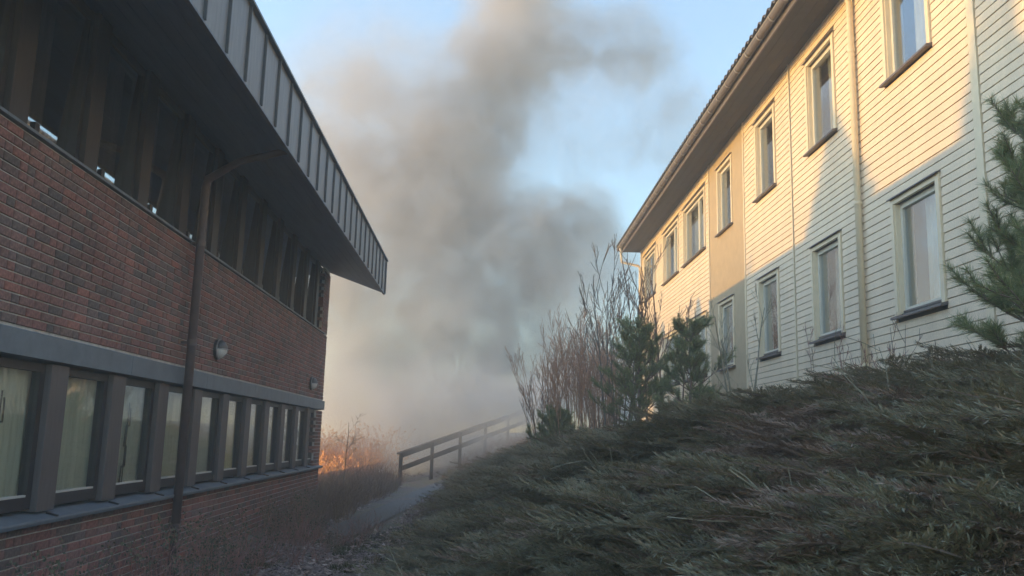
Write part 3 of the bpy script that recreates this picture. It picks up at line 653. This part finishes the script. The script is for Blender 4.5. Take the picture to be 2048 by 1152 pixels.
stem_shrub('bare_tree', 3.72, 12.9, 3, 1.9, .34, M['bark_green'], 'small crooked bare tree with pale stems beside the tan panel', 'tree', 36, 'thin bare trees on the bank', r=.022, kids=(4, 6), up=.2)
stem_shrub('bare_shrub', 1.15, 20.6, 6, 2.1, .45, M['bark'], 'sparse bare shrub arching over the top of the stair railing', 'shrub', 37, 'bare shrubs on the bank', r=.018, kids=(3, 5), rmin=.006)
stem_shrub('twig_shrub', 4.1, 9.9, 9, .95, .26, M['twig_red'], 'small red twigged shrub against the white wall below the white downpipe', 'shrub', 38, 'twiggy shrubs by the white wall', r=.008, kids=(2, 4), dz=.1, rmin=.0028)
stem_shrub('twig_shrub', 4.0, 10.5, 3, .9, .45, M['bark'], 'thin brown twigs leaning left beside the red twigged shrub', 'shrub', 39, 'twiggy shrubs by the white wall', r=.008, kids=(2, 3), dz=.1, rmin=.0028)
stem_shrub('twig_shrub', 3.85, 8.0, 4, 1.05, .4, M['bark'], 'thin dark bare twigs below the nearest full lower window', 'shrub', 40, 'twiggy shrubs by the white wall', r=.008, kids=(2, 3), dz=.1, rmin=.0028)
# saplings and brush by the brick corner
stem_shrub('bare_sapling', -3.25, 19.6, 1, 2.6, .05, M['bark_grey'], 'single thin bare sapling just right of the brick corner', 'tree', 41, None, r=.018, kids=(6, 9), up=.1, ang=(30, 60))

# spruces standing behind the brick building; their tops shade the white wall
def spruce(x, y, top, lab, seed, halfw):
    rnd = random.Random(seed); root = tag(empty('spruce_tree', (x, y, height(x, y))), lab, 'tree', 'spruces behind the brick building'); mb = MB(); mb.tube([(0, 0, 0), (0, 0, top)], [.16, .02], 7); mb.build('trunk', M['bark'], root)
    cr = MB(); z = 1.2
    while z < top:
        hw = halfw(top - z)
        n = max(14, int(hw * 60))
        for q in range(n):
            an = rnd.random() * 6.283; L = hw * rnd.uniform(.75, 1.08); c, s_ = math.cos(an), math.sin(an); e = Vector((c * L, s_ * L, z - L * .18 + rnd.uniform(-.05, .05))); b = Vector((0, 0, z + rnd.uniform(-.05, .1)))
            side = Vector((-s_, c, 0)) * (.10 + .14 * L)
            m_ = b.lerp(e, .6); cr.face(tuple(b), tuple(m_ + side), tuple(e), tuple(m_ - side + Vector((0, 0, -.05))))
        z += .09
    cr.build('crown', M['spruce'], root)
spruce(-14.0, 12.25, 8.3, 'shorter spruce behind the brick building', 51, lambda d: min(2.0, .12 + 1.0 * d))
spruce(-14.0, 8.35, 11.2, 'taller slender spruce behind the brick building', 52, lambda d: .15 + .085 * d if d < 3.6 else .46 + .6 * (d - 3.6) if d < 5.5 else 1.6)

for (y_, t_, n_) in ((20.6, 6.9, 'nearest'), (22.6, 6.4, 'middle'), (24.9, 6.9, 'farthest')):  # unseen spruces added to keep the far lower wall in shade
    spruce(-14.0, y_, t_, f'{n_} of the three unseen low spruces added to shade the far white wall', 53 + int(y_), lambda d: min(1.75, .2 + .9 * d))

# ------------------------------------------------------------------ juniper ground cover and other ground plants (uncountable: stuff)
SRC = bpy.data.collections.new('spray_sources')
def spray(name, seed, L=.42, n=17, mats=None, droop=.25, tipw=.0021):
    rnd = random.Random(seed); mb = MB(); d = Vector((1, 0, .35)).normalized(); p = Vector((0, 0, 0)); pts = [p.copy()]
    for k in range(6): d = (d + Vector((0, rnd.uniform(-.12, .12), -droop * .22))).normalized(); p = p + d * L / 6; pts.append(p.copy())
    mb.cm = 2; mb.tube(pts, [.005, .0045, .004, .0035, .003, .0025, .0015], 3, cap=False)
    def leaf(q, dr, ll, w):
        s_ = dr.cross(Vector((rnd.uniform(-.5, .5), rnd.uniform(-.5, .5), 1))).normalized() * w; m_ = q + dr * ll * .45; e = q + dr * ll
        mb.face(tuple(q), tuple(m_ + s_), tuple(e), tuple(m_ - s_))
    for k in range(n):
        t = .12 + .88 * k / n; i = min(5, int(t * 6)); q = pts[i].lerp(pts[i + 1], t * 6 - i); ax = (pts[i + 1] - pts[i]).normalized()
        for side in (-1, 1):
            bl = L * .36 * (1.1 - t * .75) * rnd.uniform(.7, 1.2); dr = (ax + Vector((0, side * rnd.uniform(.5, .9), rnd.uniform(-.1, .35)))).normalized(); nsub = 9
            for j in range(nsub):
                a = q + dr * bl * j / nsub; mb.cm = 0 if j < nsub - 1 else 1
                leaf(a, (dr + rv(rnd, .45)).normalized(), rnd.uniform(.022, .04), tipw * 1.1)
                leaf(a, (dr + Vector((ax.x * .6, -side * .2, .35)) + rv(rnd, .4)).normalized(), rnd.uniform(.018, .034), tipw)
                leaf(a, (dr + Vector((ax.x * .2, side * .6, .15)) + rv(rnd, .4)).normalized(), rnd.uniform(.018, .034), tipw)
    mb.cm = 1; leaf(pts[-1] - d * .03, d, .07, tipw)
    o = bpy.data.objects.new(name, mb.mesh(name, mats)); SRC.objects.link(o); return o
JM = [M['juniper'], M['juniper_tip'], M['bark']]; JD = [M['juniper_dead'], M['juniper_dead'], M['bark']]
def scatter(name, pts, coll, mats_label, lab):
    """pts: (pos, euler, scale, index); one object whose points carry copies of small plants"""
    me = bpy.data.meshes.new(name); me.from_pydata([p[0] for p in pts], [], [])
    for an, ty, key in (('rot', 'FLOAT_VECTOR', 1), ('scl', 'FLOAT', 2), ('idx', 'INT', 3)):
        a = me.attributes.new(an, ty, 'POINT')
        if ty == 'FLOAT_VECTOR': a.data.foreach_set('vector', [c for p in pts for c in p[1]])
        else: a.data.foreach_set('value', [p[key] for p in pts])
    o = bpy.data.objects.new(name, me); COL.objects.link(o); tag(o, lab, None, None, 'stuff')
    t = bpy.data.node_groups.new(name + '_nodes', 'GeometryNodeTree'); t.interface.new_socket('Geometry', in_out='INPUT', socket_type='NodeSocketGeometry'); t.interface.new_socket('Geometry', in_out='OUTPUT', socket_type='NodeSocketGeometry')
    N, Lk = t.nodes, t.links; gi = N.new('NodeGroupInput'); go = N.new('NodeGroupOutput'); ip = N.new('GeometryNodeInstanceOnPoints'); ci = N.new('GeometryNodeCollectionInfo')
    ci.inputs['Collection'].default_value = coll; ci.inputs['Separate Children'].default_value = True; ci.inputs['Reset Children'].default_value = True
    def na(nm, ty): q = N.new('GeometryNodeInputNamedAttribute'); q.data_type = ty; q.inputs['Name'].default_value = nm; return q.outputs['Attribute']
    e2 = N.new('FunctionNodeEulerToRotation'); Lk.new(na('rot', 'FLOAT_VECTOR'), e2.inputs[0])
    Lk.new(gi.outputs[0], ip.inputs['Points']); Lk.new(ci.outputs[0], ip.inputs['Instance']); ip.inputs['Pick Instance'].default_value = True
    Lk.new(na('idx', 'INT'), ip.inputs['Instance Index']); Lk.new(e2.outputs[0], ip.inputs['Rotation']); Lk.new(na('scl', 'FLOAT'), ip.inputs['Scale']); Lk.new(ip.outputs[0], go.inputs[0])
    md = o.modifiers.new('plants', 'NODES'); md.node_group = t
    return o
for k in range(5): spray(f'a{k}_spray', 100 + k, L=.40 + .04 * k, mats=JM)
for k in range(2): spray(f'b{k}_spray', 120 + k, L=.38, mats=JD, n=8)
rnd = random.Random(77); pts = []
def mound(x, y): return .55 + .6 * mnoise.noise((x * .9 + 5, y * .7, 1.3)) + .45 * mnoise.noise((x * 2.3, y * 2.3, 9.2))
for i in range(40000):
    y = 2.2 + (rnd.random() ** 1.6) * 25; x = rnd.uniform(-1.0, 4.55)
    foot = -.45 + .35 * mnoise.noise((y * .5, 2.2, 0)) - .012 * y
    if x < foot or (x < foot + .7 and rnd.random() < .5): continue
    if 3.4 < x and 12.2 < y < 15.5 and rnd.random() < .8: continue           # bare stones near the wall
    if x > 3.0 and y > 15: continue
    mo = max(0, mound(x, y))
    if mo < .38 and rnd.random() < .85: continue
    nearwall = 1.0 if y < 10 else .55
    rise = (.02 + .43 * min(1.1, mo)) * (1 - (.82 if y > 9.5 else .5 if y > 7.5 else .1) * max(0, min(1, (x - 1.8) / 1.6))) * nearwall * min(1, (x - foot) / .8 + .25)
    lay = rnd.random(); z = height(x, y) + rise * (1 - .75 * lay * lay) - .06 * max(0, min(1, x - 2)) * (y > 8)
    gx = (mound(x + .12, y) - mound(x - .12, y)) * .9 + 1.0; gy = (mound(x, y + .12) - mound(x, y - .12)) * .9
    yaw = math.atan2(-gy, -gx) + rnd.gauss(0, .55) if rnd.random() < .8 else rnd.uniform(-3.14, 3.14)
    dead = 5 + rnd.randrange(2) if rnd.random() < (.05 + 1.7 * max(0, mnoise.noise((x * .55, y * .42, 4.4)) - .1)) else rnd.randrange(5)
    pts.append(((x, y, z), (rnd.uniform(-.35, .35), rnd.uniform(-.2, .4), yaw), rnd.uniform(.5, 1.3) * (1 if y < 14 else 1.15) * (.7 if x > 3.2 and y > 8.5 else .85 if y < 6 else 1), dead))
scatter('juniper_cover', pts, SRC, None, 'dense dark creeping juniper covering the bank on the right')
# grass blades, brush twigs, litter
SRC2 = bpy.data.collections.new('tuft_sources')
def tuft(name, seed, m, n, L, w, lean=.5):
    rnd = random.Random(seed); mb = MB()
    for k in range(n):
        a = rnd.random() * 6.28; b = Vector((rnd.uniform(-.06, .06), rnd.uniform(-.06, .06), 0)); d = Vector((math.cos(a) * lean * rnd.random(), math.sin(a) * lean * rnd.random(), 1)).normalized(); l = L * rnd.uniform(.5, 1.1)
        s_ = Vector((-math.sin(a), math.cos(a), 0)) * w; m_ = b + d * l * .6; e = b + d * l + Vector((math.cos(a), math.sin(a), -.35)) * l * .22
        mb.face(tuple(b - s_), tuple(b + s_), tuple(m_ + s_ * .7), tuple(m_ - s_ * .7)); mb.face(tuple(m_ - s_ * .7), tuple(m_ + s_ * .7), tuple(e))
    o = bpy.data.objects.new(name, mb.mesh(name, m)); SRC2.objects.link(o)
def litter_src(name, seed, m, n, sz, flat=.3):
    rnd = random.Random(seed); mb = MB()
    for k in range(n):
        c = Vector((rnd.uniform(-.2, .2), rnd.uniform(-.2, .2), rnd.uniform(0, .03))); a = rnd.random() * 6.28; d = Vector((math.cos(a), math.sin(a), rnd.uniform(-flat, flat))) * sz * rnd.uniform(.5, 1.2); s_ = Vector((-d.y, d.x, rnd.uniform(-.4, .4) * sz)) * .45
        mb.face(tuple(c - d), tuple(c - s_), tuple(c + d + Vector((0, 0, .01))), tuple(c + s_))
    o = bpy.data.objects.new(name, mb.mesh(name, m)); SRC2.objects.link(o)
def twigs_src(name, seed, m, n, L, leafm=None):
    rnd = random.Random(seed); mb = MB(); tips = []
    for k in range(n):
        a = rnd.random() * 6.28; grow(mb, rnd, (rnd.uniform(-.12, .12), rnd.uniform(-.12, .12), -.03), (math.cos(a) * .6, math.sin(a) * .6, 1), L * rnd.uniform(.6, 1.1), .005, 1, tips, .0, .22, (2, 4), 5, 3, (25, 55), .5, .0018)
    if leafm:
        mb.cm = 1
        for p, d in tips:
            for q in range(5):
                c = p - d * rnd.uniform(0, .12); e = rv(rnd).normalized() * .028; s_ = e.cross(rv(rnd)).normalized() * .012; mb.face(tuple(c), tuple(c + e * .5 + s_), tuple(c + e), tuple(c + e * .5 - s_))
    o = bpy.data.objects.new(name, mb.mesh(name, [m, leafm] if leafm else m)); SRC2.objects.link(o)
tuft('a_dry', 1, M['dry'], 26, .38, .004); tuft('b_dry', 2, M['dry'], 22, .55, .004, .35); tuft('c_moss', 3, M['moss'], 30, .10, .004, .8)
litter_src('d_litter', 4, M['litter'], 26, .035); litter_src('e_stone', 5, M['stone'], 16, .05, .1); twigs_src('f_twig', 6, M['bark'], 7, .6); twigs_src('g_rose', 7, M['twig_red'], 6, .75, M['roseleaf']); twigs_src('h_glow', 8, M['twig_red'], 7, .9, M['leaf_glow']); twigs_src('i_red', 9, M['twig_red'], 7, .5)
twigs_src('j_pale', 10, M['bark_green'], 3, .55)
A_DRY, B_DRY, MOSS, LIT, STONE, TWIG, ROSE, GLOW, RED, PALE = range(10)
def zone(n, xr, yr, kinds, scl, seed, lift=0, cond=None, tilt=.15):
    rnd = random.Random(seed); out = []
    for i in range(n):
        x, y = rnd.uniform(*xr), rnd.uniform(*yr)
        if cond and not cond(x, y, rnd): continue
        out.append(((x, y, height(x, y) + lift), (rnd.uniform(-tilt, tilt), rnd.uniform(-tilt, tilt), rnd.random() * 6.28), rnd.uniform(*scl), rnd.choice(kinds)))
    return out
def offpath(x, y, r): return not (-2.85 < x < -1.45 and 13.5 < y < 30)
scatter('leaf_litter', zone(2600, (-3.3, -.1), (6, 22), [LIT], (.7, 1.3), 201, .01, offpath) + zone(500, (-4, 2), (20, 34), [LIT], (.8, 1.5), 202, .01, offpath), SRC2, None, 'brown leaf litter strewn over the low ground')
scatter('moss_patches', zone(2400, (-3.2, -.3), (7, 18), [MOSS], (.6, 1.3), 203, 0, lambda x, y, r: mnoise.noise((x * 1.1, y * .8, 2)) > .02 and offpath(x, y, r)), SRC2, None, 'patches of short green moss and grass on the low ground')
scatter('rose_thicket', zone(120, (-3.25, -2.5), (5.5, 13.2), [ROSE, ROSE, RED], (.6, 1.05), 204, 0, lambda x, y, r: r.random() < .55 + .6 * mnoise.noise((y * .9, x, 0))) + zone(90, (-3.2, -1.7), (10.5, 14), [RED, TWIG], (.4, .8), 205), SRC2, None, 'tangled low rose thicket in front of the brick wall')
scatter('dry_brush', zone(260, (-3.6, -2.75), (14, 27), [A_DRY, B_DRY, TWIG, TWIG], (.7, 1.4), 206) + zone(160, (-5.5, -2.2), (20, 30), [B_DRY, TWIG, A_DRY], (.9, 1.6), 207, 0, offpath) + zone(120, (-1.2, 2.5), (24, 35), [A_DRY, TWIG, RED], (.7, 1.1), 208) + zone(40, (-1.4, -.6), (8, 24), [A_DRY, TWIG], (.5, .8), 209), SRC2, None, 'dry brown grass and brushwood along the path')
scatter('dead_twigs', zone(80, (-.4, 4.2), (3.2, 16), [PALE], (.6, 1.3), 213, .16, None, 1.3), SRC2, None, 'pale dead twigs poking out of the juniper on the bank')
scatter('slate_chips', zone(420, (3.2, 4.4), (11.8, 15.5), [STONE], (.6, 1.2), 210, .03), SRC2, None, 'loose grey slate chips on the bank near the tan panel')
scatter('glow_coloured_thicket', zone(85, (-6.8, -3.9), (29.8, 33), [GLOW], (1.1, 2.1), 211) , SRC2, None, 'thicket behind the brick corner with orange sunlight put in its leaf colour')
scatter('bank_dry_grass', zone(260, (-1.6, 2.2), (27, 36), [A_DRY], (.6, 1.1), 212, 0, lambda x, y, r: x > -3 + (y - 28) * .5), SRC2, None, 'pinkish dry grass on the slope behind the railing')

# ------------------------------------------------------------------ low flames running through the brush behind the brick corner
fm, fn, fl_, fp_ = nt('flame'); fn.remove(fp_)
fe = fn.new('ShaderNodeEmission'); fe.inputs[0].default_value = (1.0, .36, .09, 1); fe.inputs[1].default_value = .22
ft = fn.new('ShaderNodeBsdfTransparent'); fx = fn.new('ShaderNodeMixShader'); fw_ = fn.new('ShaderNodeLayerWeight'); fw_.inputs[0].default_value = .35
fl_.new(fw_.outputs['Facing'], fx.inputs[0]); fl_.new(fe.outputs[0], fx.inputs[1]); fl_.new(ft.outputs[0], fx.inputs[2]); fl_.new(fx.outputs[0], fn['Material Output'].inputs[0])
rnd = random.Random(91); fb = MB()
for i in range(95):
    t = rnd.random(); x = -6.1 + 2.0 * t + rnd.uniform(-.25, .25); y = 30.4 + 1.6 * t + rnd.uniform(-.5, .5); z = height(x, y) + .2 + .4 * t; h_ = rnd.uniform(.25, .85) * (1 - .35 * t); w_ = h_ * rnd.uniform(.10, .17); p = Vector((x, y, z)); pts = [p.copy()]
    for k in range(6): p = p + Vector((rnd.uniform(-.05, .07), rnd.uniform(-.04, .04), h_ / 6)); pts.append(p.copy())
    fb.tube(pts, [w_ * q for q in (.4, .9, 1.0, .8, .5, .25, .04)], 8, cap=False)
tag(fb.build('grass_fire', fm, smooth=True), 'low orange flames glowing in the brush behind the brick corner', kind='stuff')

# ------------------------------------------------------------------ trees fading in the smoke
stem_shrub('bare_tree', -1.0, 44, 5, 5.0, .2, M['bark'], 'dim bare tree standing in the smoke behind the railing', 'tree', 61, 'trees in the smoke', r=.05, kids=(5, 8), rmin=.008)

# ------------------------------------------------------------------ smoke (fog grid) and haze
def P36(px, py, y=37.0):
    d = RT * ((px - 1024) / 1730) - UP * ((py - 576) / 1730) + FW; t = y / d.y; return Vector((0, 0, EYE)) + d * t
BL = [  # px, py, rx, rz, depth y, strength   (rx, rz in metres)
    (860, 780, 5.2, 2.6, 37, .5), (720, 640, 3.4, 4.2, 37, .5), (960, 600, 4.0, 3.8, 37, .7), (1110, 560, 3.0, 3.4, 36.5, .9),
    (1150, 440, 2.4, 1.6, 35.5, 1.25), (880, 420, 3.2, 3.0, 37, .95), (760, 400, 2.6, 3.0, 37.5, .5), (930, 270, 3.0, 2.6, 37, 1.1),
    (1020, 130, 3.4, 2.8, 37, 1.2), (1130, 90, 2.4, 1.5, 37, .9), (1270, 90, 2.6, 1.9, 37.5, .6), (1040, -40, 3.4, 2.6, 37, 1.1),
    (740, 200, 3.6, 3.2, 38, .20), (650, 340, 2.6, 3.6, 38, .28), (1050, 760, 2.6, 1.6, 36.5, .9), (1000, 420, 2.2, 2.6, 37, .6), (1250, 560, 1.8, 2.6, 37, .5), (1350, 260, 2.4, 2.6, 38, .26),
    (690, 800, 3.2, 3.0, 36, .45), (640, 560, 2.6, 3.6, 38, .4), (780, 860, 3.0, 1.6, 34.5, .5), (1050, 800, 1.8, 1.1, 33.5, .8), (1150, 700, 2.6, 2.2, 36, .5), (960, 700, 3.4, 2.6, 36, .4),
    (1230, 740, 2.2, 2.0, 35, .6), (1260, 800, 3.4, 1.9, 35.5, 1.5), (760, 420, 8.0, 9.5, 39, .28), (1180, 250, 5.0, 6.0, 39, .09), (900, 850, 7.0, 2.2, 33.5, .34), (1080, 760, 2.4, 1.5, 24, .10), (900, 790, 2.8, 1.7, 26, .09), (1150, 600, 2.2, 2.0, 25, .05), (1060, 790, 1.6, 1.0, 31.5, .6)]
def smoke():
    me = bpy.data.meshes.new('smoke'); me.from_pydata([(0, 37, 8)], [], []); o = bpy.data.objects.new('smoke', me); COL.objects.link(o)
    tag(o, 'thick grey brown smoke billowing up between the two buildings', None, None, 'stuff')
    m = bpy.data.materials.new('smoke'); m.use_nodes = True; n, l = m.node_tree.nodes, m.node_tree.links
    n.remove(n['Principled BSDF']); pv = n.new('ShaderNodeVolumePrincipled'); pv.inputs['Color'].default_value = (.79, .765, .75, 1); pv.inputs['Density'].default_value = 1.0; pv.inputs['Anisotropy'].default_value = .1
    gp = n.new('ShaderNodeNewGeometry'); sx = n.new('ShaderNodeSeparateXYZ'); mz = n.new('ShaderNodeMapRange'); mz.inputs[1].default_value = 4.0; mz.inputs[2].default_value = 13.0
    rc = ramp(n, [(0.0, (.93, .915, .90)), (1.0, (.76, .715, .69))])      # paler smoke low down, browner smoke higher up
    l.new(gp.outputs['Position'], sx.inputs[0]); l.new(sx.outputs['Z'], mz.inputs[0]); l.new(mz.outputs[0], rc.inputs[0]); l.new(rc.outputs[0], pv.inputs['Color'])
    l.new(pv.outputs[0], n['Material Output'].inputs['Volume'])
    t = bpy.data.node_groups.new('smoke_nodes', 'GeometryNodeTree'); t.interface.new_socket('Geometry', in_out='INPUT', socket_type='NodeSocketGeometry'); t.interface.new_socket('Geometry', in_out='OUTPUT', socket_type='NodeSocketGeometry')
    N, Lk = t.nodes, t.links; go = N.new('NodeGroupOutput'); vc = N.new('GeometryNodeVolumeCube'); sm = N.new('GeometryNodeSetMaterial'); sm.inputs['Material'].default_value = m
    lo, hi = (-13, 20, .0), (11, 46, 25); vs = .18
    vc.inputs['Min'].default_value = lo; vc.inputs['Max'].default_value = hi
    for ax, k in zip('XYZ', range(3)): vc.inputs['Resolution ' + ax].default_value = int((hi[k] - lo[k]) / vs)
    pos = N.new('GeometryNodeInputPosition')
    def vm(op, a, b):
        q = N.new('ShaderNodeVectorMath'); q.operation = op
        for i, s_ in enumerate((a, b)):
            if s_ is None: continue
            if hasattr(s_, 'links'): Lk.new(s_, q.inputs[i])
            else: q.inputs[i].default_value = s_
        return q
    def mth(op, a, b=None, cl=False):
        q = N.new('ShaderNodeMath'); q.operation = op; q.use_clamp = cl
        for i, s_ in enumerate((a, b)):
            if s_ is None: continue
            if hasattr(s_, 'links'): Lk.new(s_, q.inputs[i])
            else: q.inputs[i].default_value = s_
        return q.outputs[0]
    def noise(scale, detail, vec, out=0):
        q = N.new('ShaderNodeTexNoise'); q.inputs['Scale'].default_value = scale; q.inputs['Detail'].default_value = detail; q.inputs['Roughness'].default_value = .6; Lk.new(vec, q.inputs['Vector']); return q.outputs[out]
    w1 = vm('SUBTRACT', noise(.24, 5, pos.outputs[0], 1), (.5, .5, .5)); w2 = vm('SCALE', w1.outputs[0], None); w2.inputs['Scale'].default_value = 4.2
    wp = vm('ADD', pos.outputs[0], w2.outputs[0]).outputs[0]
    tot = None
    for (px, py, rx, rz, yy, st) in BL:
        c = P36(px, py, yy); s1 = vm('SUBTRACT', wp, tuple(c)); s2 = vm('DIVIDE', s1.outputs[0], (rx, max(2.2, rx * .9), rz)); ln = vm('LENGTH', s2.outputs[0], None)
        mr = N.new('ShaderNodeMapRange'); mr.interpolation_type = 'SMOOTHSTEP'; Lk.new(ln.outputs['Value'], mr.inputs[0]); mr.inputs[1].default_value = 1.25; mr.inputs[2].default_value = .15; mr.inputs[3].default_value = 0; mr.inputs[4].default_value = st
        tot = mr.outputs[0] if tot is None else mth('ADD', tot, mr.outputs[0])
    nz = noise(.55, 6, wp)
    ms = N.new('ShaderNodeMapRange'); Lk.new(nz, ms.inputs[0]); ms.inputs[1].default_value = .34; ms.inputs[2].default_value = .66; ms.inputs[3].default_value = .08; ms.inputs[4].default_value = 1.65
    n2 = noise(1.5, 5, wp); m3 = N.new('ShaderNodeMapRange'); Lk.new(n2, m3.inputs[0]); m3.inputs[1].default_value = .38; m3.inputs[2].default_value = .62; m3.inputs[3].default_value = .5; m3.inputs[4].default_value = 1.5
    den = mth('MULTIPLY', mth('MULTIPLY', mth('MULTIPLY', tot, ms.outputs[0]), m3.outputs[0]), .95)
    Lk.new(den, vc.inputs['Density']); Lk.new(vc.outputs[0], sm.inputs[0]); Lk.new(sm.outputs[0], go.inputs[0])
    md = o.modifiers.new('smoke', 'NODES'); md.node_group = t
    o.data.materials.append(m)
smoke()
hz = MB(); hz.box(-26, 26, -12, 60, -1.2, 27.5)
hm = bpy.data.materials.new('haze'); hm.use_nodes = True; n = hm.node_tree.nodes; n.remove(n['Principled BSDF']); pv = n.new('ShaderNodeVolumePrincipled')
pv.inputs['Color'].default_value = (.9, .9, .9, 1); pv.inputs['Density'].default_value = .007; hm.node_tree.links.new(pv.outputs[0], n['Material Output'].inputs['Volume'])
ho = hz.build('haze', hm); tag(ho, 'thin smoky haze filling the lane', None, None, 'stuff')
